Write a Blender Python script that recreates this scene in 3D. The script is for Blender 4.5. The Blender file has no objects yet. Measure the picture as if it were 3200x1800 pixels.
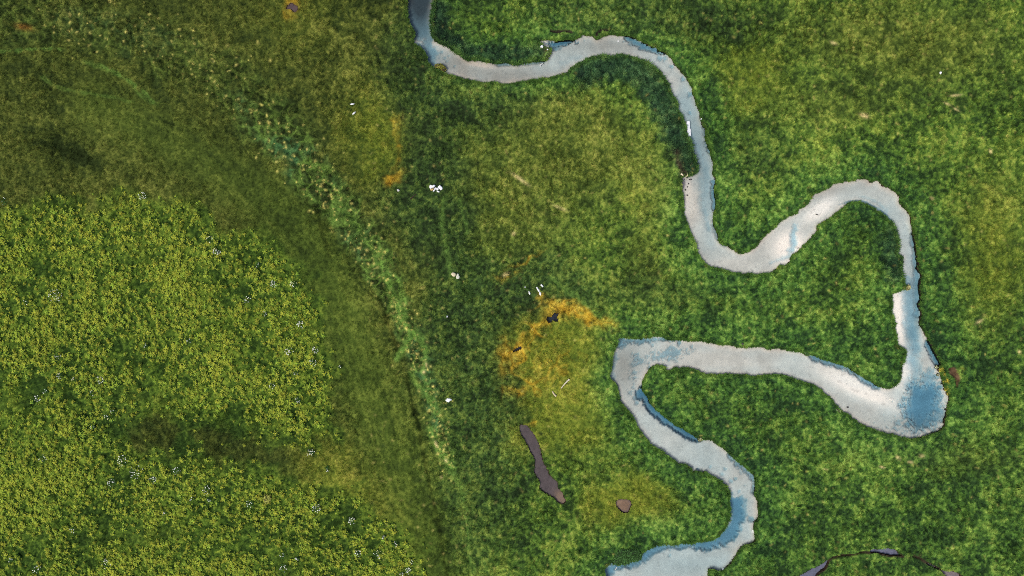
import bpy, math
import numpy as np

# ------------------------------------------------------------------ camera, light, exposure
S = bpy.context.scene
COL = S.collection
U = 0.045                                  # metres per photo pixel on the meadow
H = 96.0
cam = bpy.data.cameras.new('camera'); cam.sensor_width = 36; cam.lens = 24
cam.clip_start = 1.0; cam.clip_end = 8000
camo = bpy.data.objects.new('camera', cam); COL.objects.link(camo)
camo.location = (0, 0, H); S.camera = camo

SUN_EL, SUN_AZ = math.radians(55), math.radians(236)     # azimuth from +Y, clockwise
W = bpy.data.worlds.new('World'); S.world = W; W.use_nodes = True
wn = W.node_tree; wn.nodes.clear()
sky = wn.nodes.new('ShaderNodeTexSky'); sky.sky_type = 'NISHITA'; sky.sun_disc = False
sky.sun_elevation = SUN_EL; sky.sun_rotation = SUN_AZ; sky.dust_density = 4.0; sky.air_density = 1.0
bg = wn.nodes.new('ShaderNodeBackground'); bg.inputs['Strength'].default_value = 0.13
wo = wn.nodes.new('ShaderNodeOutputWorld')
wn.links.new(sky.outputs[0], bg.inputs[0]); wn.links.new(bg.outputs[0], wo.inputs[0])
sun = bpy.data.lights.new('sun', 'SUN'); sun.energy = 1.5; sun.angle = math.radians(18); sun.color = (1, 0.94, 0.84)
suno = bpy.data.objects.new('sun', sun); COL.objects.link(suno)
from mathutils import Vector
sd = Vector((math.sin(SUN_AZ)*math.cos(SUN_EL), math.cos(SUN_AZ)*math.cos(SUN_EL), math.sin(SUN_EL)))
suno.rotation_euler = sd.to_track_quat('Z', 'Y').to_euler(); suno.location = sd*200
S.view_settings.view_transform = 'Standard'; S.view_settings.look = 'None'
S.view_settings.exposure = 0.36; S.view_settings.gamma = 1
S.render.engine = 'CYCLES'
S.cycles.use_denoising = False; S.cycles.denoiser = 'OPENIMAGEDENOISE'; S.cycles.denoising_input_passes = 'RGB_ALBEDO_NORMAL'; S.cycles.filter_width = .95
S.cycles.max_bounces = 5; S.cycles.diffuse_bounces = 2; S.cycles.transparent_max_bounces = 12
S.cycles.volume_bounces = 0

# ------------------------------------------------------------------ helpers
rng = np.random.default_rng(7)
def wx(px): return (np.asarray(px, float)-1600)*U
def wy(py): return (900-np.asarray(py, float))*U
def lin(c):
    c = np.asarray(c, float)/255
    return np.where(c <= .04045, c/12.92, ((c+.055)/1.055)**2.4)
def sstep(a, b, x):
    t = np.clip((x-a)/(b-a), 0, 1); return t*t*(3-2*t)
_T = {}
def vnoise(x, y, seed=0):
    if seed not in _T: _T[seed] = np.random.default_rng(1000+seed).random((256, 256)).astype(np.float32)
    t = _T[seed]
    xi = np.floor(x).astype(np.int64); yi = np.floor(y).astype(np.int64)
    fx = (x-xi); fy = (y-yi); fx = fx*fx*fx*(fx*(fx*6-15)+10); fy = fy*fy*fy*(fy*(fy*6-15)+10)
    a = t[yi & 255, xi & 255]; b = t[yi & 255, (xi+1) & 255]
    c = t[(yi+1) & 255, xi & 255]; d = t[(yi+1) & 255, (xi+1) & 255]
    return ((a*(1-fx)+b*fx)*(1-fy)+(c*(1-fx)+d*fx)*fy)*2-1
def fbm(x, y, sc, octv=3, seed=0, gain=.5):
    """noise of feature size sc photo pixels, about -1..1"""
    s = 0; a = 1; n = 0
    for o in range(octv):
        c, q = math.cos(.6*o+seed), math.sin(.6*o+seed)
        s = s+a*vnoise((x*c-y*q)/sc+17.3*o, (x*q+y*c)/sc+5.1*o, seed+o); n += a; a *= gain; sc /= 2.1
    return s/n*1.6
def worley(x, y, sc, seed):
    r = np.random.default_rng(500+seed); jx = r.random((128, 128)); jy = r.random((128, 128))
    gx = x/sc; gy = y/sc; xi = np.floor(gx).astype(int); yi = np.floor(gy).astype(int)
    f1 = np.full(x.shape, 9.); f2 = np.full(x.shape, 9.)
    for dy in (-1, 0, 1):
        for dx in (-1, 0, 1):
            cx = xi+dx; cy = yi+dy
            d = np.hypot(cx+jx[cy & 127, cx & 127]-gx, cy+jy[cy & 127, cx & 127]-gy)
            f2 = np.minimum(f2, np.maximum(f1, d)); f1 = np.minimum(f1, d)
    return f1, f2
def crom(pts, n=4, closed=False):
    p = np.asarray(pts, float); out = []; m = len(p)
    for i in range(m if closed else m-1):
        g = (lambda k: p[k % m]) if closed else (lambda k: p[min(max(k, 0), m-1)])
        a, b, c, d = g(i-1), g(i), g(i+1), g(i+2)
        for t in np.arange(n)/n:
            out.append(.5*((2*b)+(c-a)*t+(2*a-5*b+4*c-d)*t*t+(3*b-a-3*c+d)*t**3))
    if not closed: out.append(p[-1])
    return np.array(out)

# ------------------------------------------------------------------ survey grid (photo pixels = 4.5 cm of ground)
ST = 3.0
gx = np.arange(-250, 3451, ST); gy = np.arange(-160, 1961, ST)
PX, PY = np.meshgrid(gx, gy); NY, NX = PX.shape

def inside_mask(poly):
    m = np.zeros((NY, NX), bool); x0 = poly[:, 0]; y0 = poly[:, 1]; x1 = np.roll(x0, -1); y1 = np.roll(y0, -1)
    for j, y in enumerate(gy):
        c = (y0 <= y) != (y1 <= y)
        if not c.any(): continue
        xs = np.sort(x0[c]+(y-y0[c])/(y1[c]-y0[c])*(x1[c]-x0[c]))
        m[j] = (np.searchsorted(xs, gx) % 2) == 1
    return m
def dist_line(pts, R, closed=False):
    """distance in px to a polyline, capped at R"""
    D = np.full((NY, NX), float(R)); p = np.asarray(pts, float); n = len(p)
    for i in range(n if closed else n-1):
        a = p[i]; b = p[(i+1) % n]
        i0 = max(int((min(a[0], b[0])-R-gx[0])/ST), 0); i1 = min(int((max(a[0], b[0])+R-gx[0])/ST)+2, NX)
        j0 = max(int((min(a[1], b[1])-R-gy[0])/ST), 0); j1 = min(int((max(a[1], b[1])+R-gy[0])/ST)+2, NY)
        if i1 <= i0 or j1 <= j0: continue
        X = PX[j0:j1, i0:i1]; Y = PY[j0:j1, i0:i1]; d = b-a; l2 = d@d+1e-9
        t = np.clip(((X-a[0])*d[0]+(Y-a[1])*d[1])/l2, 0, 1)
        q = np.hypot(X-a[0]-t*d[0], Y-a[1]-t*d[1])
        D[j0:j1, i0:i1] = np.minimum(D[j0:j1, i0:i1], q)
    return D
def sdf(poly, R):
    d = dist_line(poly, R, True); return np.where(inside_mask(poly), -d, d)
def blob(x, y, rx, ry, ang=0, k=1.0):
    c, s = math.cos(math.radians(ang)), math.sin(math.radians(ang)); X = PX-x; Y = PY-y
    u = (X*c+Y*s)/rx; v = (-X*s+Y*c)/ry
    return k*np.exp(-(u*u+v*v))

LB = [(1276,-170),(1275,-60),(1273,0),(1271,40),(1279,75),(1293,102),(1293,134),(1315,152),(1334,177),(1337,196),(1355,213),(1383,227),(1399,234),(1424,239),(1448,245),(1480,253),(1498,259),(1523,260),(1554,258),(1579,262),(1613,259),(1647,253),(1684,248),(1722,242),(1753,233),(1775,227),(1781,217),(1806,202),(1834,186),(1868,179),(1908,178),(1945,175),(1973,178),(1998,186),(2029,202),(2051,217),(2073,239),(2085,261),(2094,286),(2107,304),(2116,329),(2129,366),(2139,391),(2141,416),(2152,440),(2161,471),(2172,496),(2177,515),(2177,536),(2155,549),(2134,552),(2124,558),(2124,567),(2130,605),(2135,642),(2140,673),(2149,701),(2155,729),(2169,757),(2180,791),(2211,830),(2273,848),(2323,857),(2385,857),(2412,854),(2434,834),(2456,829),(2471,817),(2476,801),(2496,786),(2515,767),(2534,745),(2552,728),(2558,708),(2577,696),(2599,680),(2617,663),(2642,643),(2667,632),(2692,634),(2714,643),(2739,657),(2757,669),(2773,688),(2791,703),(2796,724),(2804,745),(2807,770),(2801,792),(2818,804),(2818,823),(2815,848),(2822,876),(2835,901),(2813,907),(2785,919),(2787,950),(2785,969),(2791,1000),(2798,1043),(2801,1071),(2807,1080),(2825,1093),(2830,1111),(2821,1136),(2816,1167),(2813,1186),(2801,1202),(2782,1212),(2763,1212),(2742,1205),(2720,1189),(2695,1174),(2673,1161),(2648,1144),(2614,1136),(2586,1127),(2555,1115),(2534,1108),(2524,1110),(2502,1099),(2481,1096),(2447,1091),(2419,1087),(2400,1091),(2375,1080),(2334,1087),(2297,1082),(2279,1077),(2263,1079),(2229,1074),(2192,1065),(2161,1063),(2123,1060),(2089,1059),(2064,1049),(2036,1052),(2005,1057),(1974,1057),(1949,1054),(1931,1057),(1928,1071),(1920,1087),(1914,1124),(1907,1161),(1909,1183),(1925,1208),(1931,1230),(1937,1251),(1956,1279),(1977,1307),(1993,1338),(2011,1363),(2027,1378),(2039,1395),(2064,1411),(2086,1425),(2101,1434),(2120,1449),(2139,1451),(2157,1465),(2162,1480),(2173,1473),(2187,1474),(2196,1482),(2204,1474),(2219,1484),(2241,1498),(2266,1518),(2278,1536),(2281,1567),(2281,1592),(2278,1620),(2269,1648),(2250,1670),(2232,1684),(2198,1690),(2166,1695),(2126,1699),(2101,1702),(2086,1699),(2061,1702),(2042,1710),(2024,1718),(2005,1732),(2002,1748),(1986,1752),(1974,1752),(1955,1761),(1937,1763),(1918,1765),(1915,1754),(1902,1766),(1887,1779),(1890,1800),(1895,1880),(1880,1980)]
RB = [(1372,-170),(1366,-60),(1360,0),(1352,19),(1352,47),(1349,81),(1352,115),(1368,130),(1393,141),(1417,154),(1436,169),(1455,182),(1473,188),(1498,186),(1526,193),(1551,197),(1582,194),(1604,200),(1629,197),(1660,191),(1688,188),(1703,188),(1716,174),(1723,152),(1709,149),(1694,140),(1684,127),(1703,123),(1728,124),(1756,124),(1790,122),(1812,118),(1812,107),(1824,106),(1849,112),(1865,123),(1883,113),(1908,107),(1939,109),(1973,113),(1992,124),(2014,130),(2035,143),(2054,144),(2060,154),(2077,158),(2094,177),(2110,199),(2129,220),(2147,242),(2160,267),(2169,298),(2178,326),(2188,345),(2189,370),(2197,388),(2209,404),(2208,429),(2214,449),(2224,484),(2230,518),(2228,543),(2238,564),(2234,586),(2239,623),(2238,648),(2231,676),(2231,701),(2245,732),(2252,757),(2273,769),(2292,780),(2317,791),(2339,786),(2363,769),(2382,744),(2404,723),(2425,704),(2444,689),(2466,676),(2488,665),(2497,651),(2522,637),(2534,617),(2543,605),(2575,594),(2609,574),(2640,567),(2671,564),(2689,556),(2717,562),(2720,568),(2745,565),(2760,579),(2785,590),(2804,606),(2811,615),(2816,637),(2841,665),(2847,689),(2853,717),(2863,752),(2867,789),(2874,826),(2870,839),(2880,857),(2877,891),(2880,925),(2875,959),(2880,978),(2877,1012),(2888,1034),(2903,1062),(2916,1084),(2931,1115),(2947,1139),(2940,1152),(2943,1177),(2953,1208),(2965,1233),(2967,1261),(2959,1298),(2950,1335),(2928,1354),(2903,1360),(2869,1371),(2835,1372),(2797,1363),(2760,1354),(2720,1341),(2698,1330),(2673,1315),(2652,1299),(2633,1287),(2614,1270),(2602,1251),(2574,1230),(2568,1220),(2546,1206),(2521,1197),(2493,1189),(2468,1181),(2440,1172),(2403,1172),(2359,1177),(2322,1174),(2272,1170),(2229,1174),(2195,1169),(2173,1157),(2151,1152),(2136,1150),(2123,1155),(2111,1150),(2086,1161),(2078,1158),(2074,1146),(2055,1144),(2036,1150),(2019,1170),(2011,1186),(2007,1211),(2021,1236),(2033,1261),(2052,1282),(2077,1301),(2108,1323),(2139,1343),(2166,1362),(2188,1372),(2204,1374),(2225,1375),(2244,1390),(2269,1406),(2291,1431),(2312,1446),(2340,1471),(2359,1490),(2361,1518),(2362,1546),(2368,1561),(2370,1580),(2370,1614),(2365,1626),(2356,1651),(2362,1673),(2357,1695),(2334,1706),(2309,1721),(2297,1744),(2281,1766),(2263,1782),(2247,1789),(2229,1783),(2216,1782),(2215,1800),(2205,1880),(2190,1980)]
RIV = np.vstack([crom(LB, 3), crom(RB, 3)[::-1]])
def pp(ox, oy, s, L): return np.array([(ox+s*a, oy+s*b) for a, b in L], float)
PONDS = dict(
 long=crom(pp(1600,1300,.207,[(105,165),(150,130),(240,160),(290,230),(340,300),(395,400),(430,500),(450,620),(490,740),(545,830),(560,900),(650,960),(690,1030),(700,1090),(760,1160),(775,1230),(815,1270),(790,1310),(760,1330),(700,1305),(640,1250),(600,1215),(560,1200),(490,1160),(430,1100),(415,1020),(405,960),(350,880),(330,820),(350,760),(350,690),(330,620),(270,520),(235,440),(190,370),(140,290)]),2,True),
 round=crom(pp(1800,1350,.3106,[(400,700),(430,683),(500,682),(540,690),(558,725),(545,765),(520,808),(480,808),(440,785),(405,750)]),3,True),
 dark=crom(pp(1690,960,.0414,[(450,920),(530,770),(640,730),(830,740),(900,600),(990,470),(1130,430),(1180,500),(1280,440),(1350,520),(1230,700),(1240,850),(1310,1040),(1150,1110),(1000,1050),(870,1020),(750,1150),(650,1170),(540,1090)]),2,True),
 mud=crom(pp(870,0,.0552,[(480,370),(600,230),(760,160),(860,240),(1000,300),(1090,400),(1050,600),(920,690),(800,600),(700,500),(560,480),(480,500)]),2,True),
 slit=crom(pp(1200,850,.3106,[(1300,795),(1340,765),(1380,750),(1377,770),(1340,792),(1305,804)]),2,True),
 creekA=crom(pp(2400,1350,.3106,[(250,1700),(290,1500),(320,1449),(370,1420),(420,1385),(510,1350),(570,1310),(612,1293),(600,1330),(570,1380),(520,1415),(490,1449),(470,1500),(440,1700)]),2,True),
 creekB=crom(pp(2400,1350,.3106,[(1020,1202),(1060,1175),(1100,1185),(1170,1173),(1240,1178),(1300,1195),(1320,1225),(1355,1248),(1220,1243),(1130,1222),(1060,1218)]),2,True),
 creekC=crom(pp(2400,1350,.3106,[(1595,1315),(1640,1328),(1710,1365),(1780,1400),(1860,1405),(1910,1420),(1940,1449),(2000,1700),(1850,1700),(1790,1449),(1700,1378),(1630,1350)]),2,True))
SCAR = crom(pp(2900,1130,.0897,[(700,240),(780,220),(900,190),(990,250),(1030,380),(1120,560),(1120,690),(1060,740),(1040,870),(990,900),(960,760),(940,620),(850,500),(740,430)]),2,True)
GULLY = [pp(2400,1350,.3106,[(605,1300),(640,1272),(720,1250),(800,1243),(860,1235),(920,1222),(970,1212),(1040,1208)]),
         pp(2400,1350,.3106,[(480,1449),(530,1410),(575,1375),(605,1318)]),
         pp(2400,1350,.3106,[(1130,1226),(1220,1248),(1360,1252)]),
         pp(2400,1350,.3106,[(1480,1255),(1540,1282),(1610,1325)]),
         np.array([(1722,95),(1740,99),(1765,96),(1785,100)]), np.array([(1862,112),(1872,98),(1890,93),(1897,95)])]

# bank line with small scallops
nb = fbm(PX, PY, 17, 2, 41)
SR = sdf(RIV, 260.0)
SR = SR+np.where(np.abs(SR) < 60, 1.9*nb*np.abs(nb)**.2+.6*fbm(PX, PY, 7, 1, 44), 0)
SP = np.full((NY, NX), 60.0); PID = np.zeros((NY, NX), int)
for k, (nm, pl) in enumerate(PONDS.items()):
    d = sdf(pl, 60.0)+(.8 if nm in ('long','creekA') else .3)*fbm(PX, PY, 9, 1, 46)*(np.abs(PX-pl[:,0].mean()) < 400)
    if nm == 'slit': d = d-.5
    PID = np.where(d < SP, k, PID); SP = np.minimum(SP, d)
SG = sdf(SCAR, 60.0)
DG = np.full((NY, NX), 30.0)
for g in GULLY: DG = np.minimum(DG, dist_line(crom(g, 3), 30.0))
DG = DG+1.2*fbm(PX, PY, 10, 2, 47)

# snap grid vertices on to the bank line so that the drop is close to vertical
XX, YY = PX.copy(), PY.copy()
SC = np.minimum(SR, SP)
gyv, gxv = np.gradient(SC, ST); gl = np.hypot(gxv, gyv)+1e-6
tgt = np.where((SC >= 0) & (SC < .7*ST), 0.0, np.where((SC < 0) & (SC > -1.3*ST), -.35, SC))
mv = np.clip(tgt-SC, -1.3*ST, 1.3*ST)*(gl > .3)
XX += mv*gxv/gl; YY += mv*gyv/gl
IN_R = SR < 0; IN_P = (SP < 0) & ~IN_R

# ------------------------------------------------------------------ region weights for the vegetation
n30 = fbm(PX, PY, 300, 3, 1); n10 = fbm(PX, PY, 110, 3, 4); n4 = fbm(PX, PY, 45, 3, 8)
n2 = fbm(PX, PY, 19, 2, 12); n1 = fbm(PX, PY, 8, 2, 16); nf = rng.standard_normal((NY, NX))
wxp = PX+28*n10+10*n4; wyp = PY+28*fbm(PX, PY, 110, 3, 21)+10*n2
_px, _py = PX, PY
FIELD = np.array([(-400,625),(0,640),(100,668),(300,655),(450,610),(600,655),(720,735),(860,800),(950,890),(990,1010),(1030,1130),(1045,1250),(1020,1350),(950,1410),(870,1370),(760,1300),(640,1262),(500,1262),(380,1290),(330,1370),(450,1420),(600,1430),(740,1478),(900,1500),(1050,1540),(1180,1620),(1290,1700),(1360,1850),(1400,2100),(-400,2100)], float)
SF = sdf(FIELD, 240.0)
field = sstep(55, -70, SF+45*n10+25*n4)
field *= 1-.75*np.clip(blob(420,790,80,40)+blob(440,1240,120,35)+blob(60,1260,120,40)+blob(900,1790,60,60)+blob(330,1690,170,30)+blob(520,1660,120,30), 0, 1)
BAND = [(-100,40),(150,50),(320,75),(450,120),(560,175),(680,230),(760,290),(850,390),(930,490),(1000,570),(1070,660),(1130,750),(1180,840),(1225,930),(1265,1020),(1300,1100),(1335,1190),(1365,1300),(1385,1390),(1415,1480)]
DBand = dist_line(crom(BAND, 3), 240.0)
bw = np.interp(PY, [0, 150, 450, 700, 900, 1300, 1500], [75, 95, 85, 65, 48, 38, 25])
band = sstep(1.15, .45, (DBand+26*n10+12*n4)/bw)*sstep(1560, 1440, PY)
LANE = [(300,330),(600,480),(860,640),(1000,830),(1100,1080),(1180,1300),(1270,1560),(1350,1800),(1390,1950)]
lane = np.exp(-(dist_line(crom(LANE, 3), 240.0)/85)**2)

PX, PY = wxp, wyp                # blobs are laid out on warped ground so their rims wander
P = {}                           # palettes: dark, mid, light (display values, turned linear)
def pal(k, d, m, l): P[k] = (lin(d), lin(m), lin(l))
pal('green', (40,60,28), (77,107,38), (128,146,58))
pal('olive', (44,56,24), (74,85,33), (114,120,52))
pal('dry',   (64,80,30), (98,110,42), (136,141,62))
pal('dark',  (36,50,28), (56,80,36), (98,118,50))
pal('lane',  (44,58,22), (68,86,30), (98,114,42))
pal('lush',  (36,62,34), (68,107,43), (116,150,66))
pal('field', (44,66,24), (82,108,34), (126,144,46))
pal('orange',(132,102,24), (186,148,38), (212,180,66))
pal('sedge', (30,48,36), (46,74,48), (70,100,64))
pal('lawn',  (70,90,30), (110,122,38), (156,154,58))
Wt = {k: np.zeros((NY, NX)) for k in P}
right = sstep(1180, 1560, PX)
Wt['green'] += .40*right; Wt['olive'] += .40*(1-right)
B = lambda k, *a: Wt.__setitem__(k, Wt[k]+blob(*a))
for a in [(350,300,600,330,20,.8),(900,200,300,260,0,.6),(200,560,500,130,0,.4)]: B('olive', *a)
for a in [(1780,440,250,130,15,1.3),(1560,580,210,120,0,.7),(1620,720,190,110,0,.5),(2750,140,300,110,10,.6),(2950,110,240,130,0,.4),(2080,600,60,120,0,.6),(3120,640,120,140,0,.35),(2600,330,220,70,0,.4),(2950,1420,240,60,8,.45),(1230,880,80,160,0,.45),(2000,830,70,120,0,.5),(1700,330,140,60,0,.5)]: B('dry', *a)
for a in [(1340,600,120,150,0,2.6),(1470,310,200,75,0,2.2),(1290,200,90,130,0,1.8),(1650,905,150,90,0,2.4),(1500,960,110,110,0,.7),(1480,1120,130,170,0,1.8),(1560,1180,50,190,0,2.2),(2000,60,280,70,0,1.8),(1420,760,40,170,0,2.0),(1540,1400,100,170,0,.8),(2020,920,230,60,0,.7),(2350,480,140,120,0,.5),(1470,1640,130,220,0,.6),(1760,880,60,70,0,.8)]: B('dark', *a)
for a in [(1730,1190,120,150,0,1.5),(1690,1060,140,90,0,1.5),(1660,1330,50,60,0,.9),(1960,1560,95,60,0,2.4),(1810,1330,110,90,0,.6),(3110,800,90,220,0,.6),(2360,230,110,110,0,.6),(1080,1580,120,190,-20,.8),(1180,430,80,130,0,1.2),(1130,360,120,120,0,.5),(1560,620,60,50,0,.3),(920,60,150,120,0,.5),(1270,1660,60,160,-15,.5),(2000,640,60,60,0,.3)]: B('lawn', *a)
for a in [(1236,545,18,28,20,2.6),(1232,470,14,70,5,1.0),(1255,400,40,22,-40,.7),(1730,975,62,22,-15,2.0),(1690,1020,70,16,-38,2.2),(1625,1095,34,20,-35,4.0),(1600,1120,30,40,0,1.2),(1665,1040,45,14,-40,2.2),(1590,1075,12,25,0,1.0),(1830,990,75,18,28,1.6),(1740,950,60,14,-10,1.4),(1640,1195,70,20,-20,1.2),(1735,1130,60,40,0,.45),(918,20,34,32,0,2.2),(1645,1315,14,12,0,2.0),(1640,808,45,8,-20,1.6),(1585,858,32,12,-20,1.8),(1700,1180,70,60,0,.5),(1600,1200,40,14,0,1.0),(2985,1180,14,18,0,.4)]: B('orange', *a)
PX, PY = _px, _py
Wt['lane'] += 1.5*lane*(1-field)
near = np.where(SR > 0, np.exp(-(SR/75)**2), 0)
Wt['lush'] += 1.0*near*right+.35*sstep(1900, 2500, _px)*sstep(600, 1200, _py)
Wt['field'] += 3*field
for L_, w_, k_ in [([(1825,225),(1910,203),(1990,220),(2040,268),(2075,330),(2100,390),(2120,440),(2150,500),(2160,530)], 32, 4.0), ([(2780,730),(2785,800),(2795,860)], 24, 3.2), ([(1370,30),(1372,100),(1440,150),(1520,172),(1640,168),(1680,160)], 24, 2.6), ([(1960,1742),(1990,1735)], 12, 2.0)]:
    Wt['sedge'] += k_*np.exp(-((dist_line(crom(L_, 3), 120.0)+9*n2)/w_)**2)
vein = np.exp(-(np.abs(fbm(_px, _py, 75, 2, 70))/.10)**2)+.7*np.exp(-(np.abs(fbm(_px, _py, 48, 2, 74))/.10)**2)
oc = np.clip(blob(1715,1090,130,150), 0, 1)
Wt['orange'] = Wt['orange']*(.6+.9*np.clip(vein, 0, 1)+.25*n2.clip(-1, 1))+.8*oc*np.clip(vein, 0, 1)
Wt['dark'] += 1.6*blob(1700,1028,20,11)+1.6*blob(1678,1058,28,13)+1.0*oc*sstep(.35, .8, fbm(_px, _py, 38, 2, 77))
Wt = {k: np.clip(v, 0, None) for k, v in Wt.items()}
Wt = {k: v**1.7 for k, v in Wt.items()}
tot = sum(Wt.values())+1e-6
fil = .30*np.exp(-(np.abs(fbm(_px+10*n2, _py+10*n1, 42, 2, 91))/.13)**2)+.18*np.exp(-(np.abs(fbm(_px+6*n1, _py+6*n2, 24, 1, 95))/.12)**2)-.13
t = .47+.15*n30+.18*n10+.19*n4+.25*n2+.31*n1+.09*nf+fil
rough = 1-.45*np.clip(lane*(1-field)+Wt['lawn']/tot+.7*Wt['orange']/tot+.6*sstep(1100, 800, _px)*(1-band)*(1-field), 0, 1)
t = .5+(t-.5)*rough
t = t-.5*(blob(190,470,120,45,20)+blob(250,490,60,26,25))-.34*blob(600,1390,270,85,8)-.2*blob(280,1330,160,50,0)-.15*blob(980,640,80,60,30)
sig = DBand*np.sign(PX-np.interp(PY, [p[1] for p in BAND], [p[0] for p in BAND]))
along = PX*.35+PY*.9
stk = vnoise(sig/7+.3*n4, along/260, 61)+.7*vnoise(sig/17+.4*n10, along/330, 62)
t = t+.16*stk*np.clip(lane*1.4+.5*sstep(1450, 1250, PX)*sstep(900, 1300, PY), 0, 1)*(1-field)
def mix3(k, t):
    d, m, l = P[k]; t = t[..., None]
    a = np.clip(t*2, 0, 1); b = np.clip(t*2-1, 0, 1.25)
    return d+(m-d)*a+(l-m)*b-.35*d*np.clip(-t*2, 0, 1)
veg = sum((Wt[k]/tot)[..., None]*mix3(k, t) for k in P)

# hummock band: dark heathy mounds in a net of wet light-green moss
w1, w2 = worley(_px+12*n4, _py+12*fbm(_px, _py, 45, 2, 88), 36, 3); net = np.exp(-((w2-w1)/.22)**2)
w1b, w2b = worley(_px+6*n4, _py+6*n2, 19, 4); netb = np.exp(-((w2b-w1b)/.2)**2)
nk = np.clip(net*.8+netb*.35+.25*n2, 0, 1)
mound = lin((44,58,28))*(1+.30*n1[..., None]+.2*n2[..., None]); moss = lin((100,130,54))*(1+.25*n1[..., None]); moss2 = lin((70,112,64))
moss = moss+(moss2-moss)*sstep(-.1, .5, n10)[..., None]
bc = mound+(moss-mound)*nk[..., None]
veg += (bc-veg)*(band*(.22+.68*sstep(230, 470, _py+60*n10)))[..., None]
hmN = band*(sstep(.05, .6, w2-w1)*.28-.05)
# other lumpy ground, with dark cracks in the top right
lump = np.clip(blob(2560,90,230,150)+.8*blob(2230,80,170,110)+.7*blob(2900,120,260,140)+.6*blob(1620,640,260,140)+.5*blob(1330,270,160,110), 0, 1)
v1, v2 = worley(_px+8*n4, _py+8*n2, 24, 9); crack = np.exp(-((v2-v1)/.10)**2)*sstep(.1, .5, n4+.2)
veg *= (1-.7*lump*crack)[..., None]
hmN += lump*(sstep(0, .55, v2-v1)*.22)
u1, u2 = worley(_px+14*n4+6*n2, _py+14*fbm(_px, _py, 45, 2, 90)+6*n1, 25, 13)
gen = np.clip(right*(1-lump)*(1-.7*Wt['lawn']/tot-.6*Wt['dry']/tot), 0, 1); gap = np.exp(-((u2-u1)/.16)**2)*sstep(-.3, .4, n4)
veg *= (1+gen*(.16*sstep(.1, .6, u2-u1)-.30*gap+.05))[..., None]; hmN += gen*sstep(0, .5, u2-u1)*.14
# faint green trails
dk = .55*np.exp(-((dist_line(crom([(1180,930),(1235,1070),(1285,1240),(1330,1450),(1365,1620),(1400,1810)], 3), 60.0)+4*n2)/7)**2)
dk = np.maximum(dk, .4*np.exp(-((dist_line(crom([(985,640),(1005,720),(1030,800)], 3), 60.0)+4*n2)/9)**2))
veg *= (1-dk)[..., None]
for L_, w_, k_ in [([(1385,1385),(1420,1470),(1450,1560),(1462,1680),(1480,1810)], 6, .45), ([(0,160),(90,155),(200,152)], 4, .5), ([(310,200),(390,245),(440,280),(480,320),(500,318)], 4, .45), ([(260,190),(330,215),(420,262)], 7, .25), ([(420,270),(440,300),(490,330)], 5, .3), ([(130,240),(190,275),(330,300),(420,320)], 4, .25), ([(1320,1060),(1290,1045),(1270,1080),(1240,1120)], 9, .8), ([(1290,1050),(1325,1085),(1330,1130),(1320,1160)], 7, .8), ([(1285,1160),(1310,1210),(1345,1250),(1360,1290)], 10, .5), ([(1190,820),(1215,880),(1235,940),(1262,1010),(1290,1050)], 10, .75), ([(1325,1160),(1330,1200),(1350,1240),(1372,1300)], 8, .6), ([(1345,1340),(1362,1385),(1390,1425),(1415,1460)], 10, .7), ([(1060,640),(1110,700),(1150,760),(1190,820)], 12, .35), ([(1385,620),(1383,720),(1400,800),(1410,860)], 8, .4), ([(1435,630),(1450,680),(1460,730)], 6, .35), ([(1360,1380),(1385,1440),(1420,1490)], 9, .6), ([(1230,860),(1260,900),(1265,990)], 8, .5), ([(1720,870),(1800,930),(1860,980),(1930,1060)], 10, .3)]:
    q = k_*np.exp(-((dist_line(crom(L_, 3), 60.0)+4*n2)/w_)**2)
    veg += (lin((104,140,58))*(1+.2*n1[..., None])-veg)*q[..., None]
# pale dead-grass tips and straw patches
def dab(x, y, r, c, k=.9, el=1.0, ang=0.0):
    R = int(r*3/ST)+2; i = int((x-gx[0])/ST); j = int((y-gy[0])/ST)
    if i < R or j < R or i >= NX-R or j >= NY-R: return
    sl = (slice(j-R, j+R+1), slice(i-R, i+R+1)); X = _px[sl]-x; Y = _py[sl]-y; ca, sa = math.cos(ang), math.sin(ang)
    m = k*np.exp(-(((X*ca+Y*sa)/(r*el))**2+((-X*sa+Y*ca)/(r/el))**2))
    veg[sl] += (np.asarray(c)-veg[sl])*np.clip(m*(1+.5*n1[sl]), 0, 1)[..., None]
bpts = crom(BAND, 3)
for _ in range(560):
    p = bpts[rng.integers(3, len(bpts))]; s = np.interp(p[1], [0, 450, 900, 1300], [70, 50, 28, 22])
    dab(p[0]+rng.normal()*s*.85, p[1]+rng.normal()*s*.85, 1.5+2.6*rng.random()**2, lin((206,196,104))*rng.uniform(.8, 1.3), rng.uniform(.5, 1), rng.uniform(1, 1.4), rng.uniform(0, 3))
for _ in range(1500):
    x = rng.uniform(1150, 3400); y = rng.uniform(-100, 1900)
    dab(x, y, rng.uniform(1.8, 4.4), lin((168,160,86))*rng.uniform(.75, 1.15), rng.uniform(.25, .75), rng.uniform(1, 1.6), rng.uniform(0, 3))
for _ in range(700):
    x = rng.uniform(1150, 3400); y = rng.uniform(-100, 1900)
    dab(x, y, rng.uniform(4, 9), lin((30,46,26)), rng.uniform(.3, .7), rng.uniform(1, 1.5), rng.uniform(0, 3))
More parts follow.
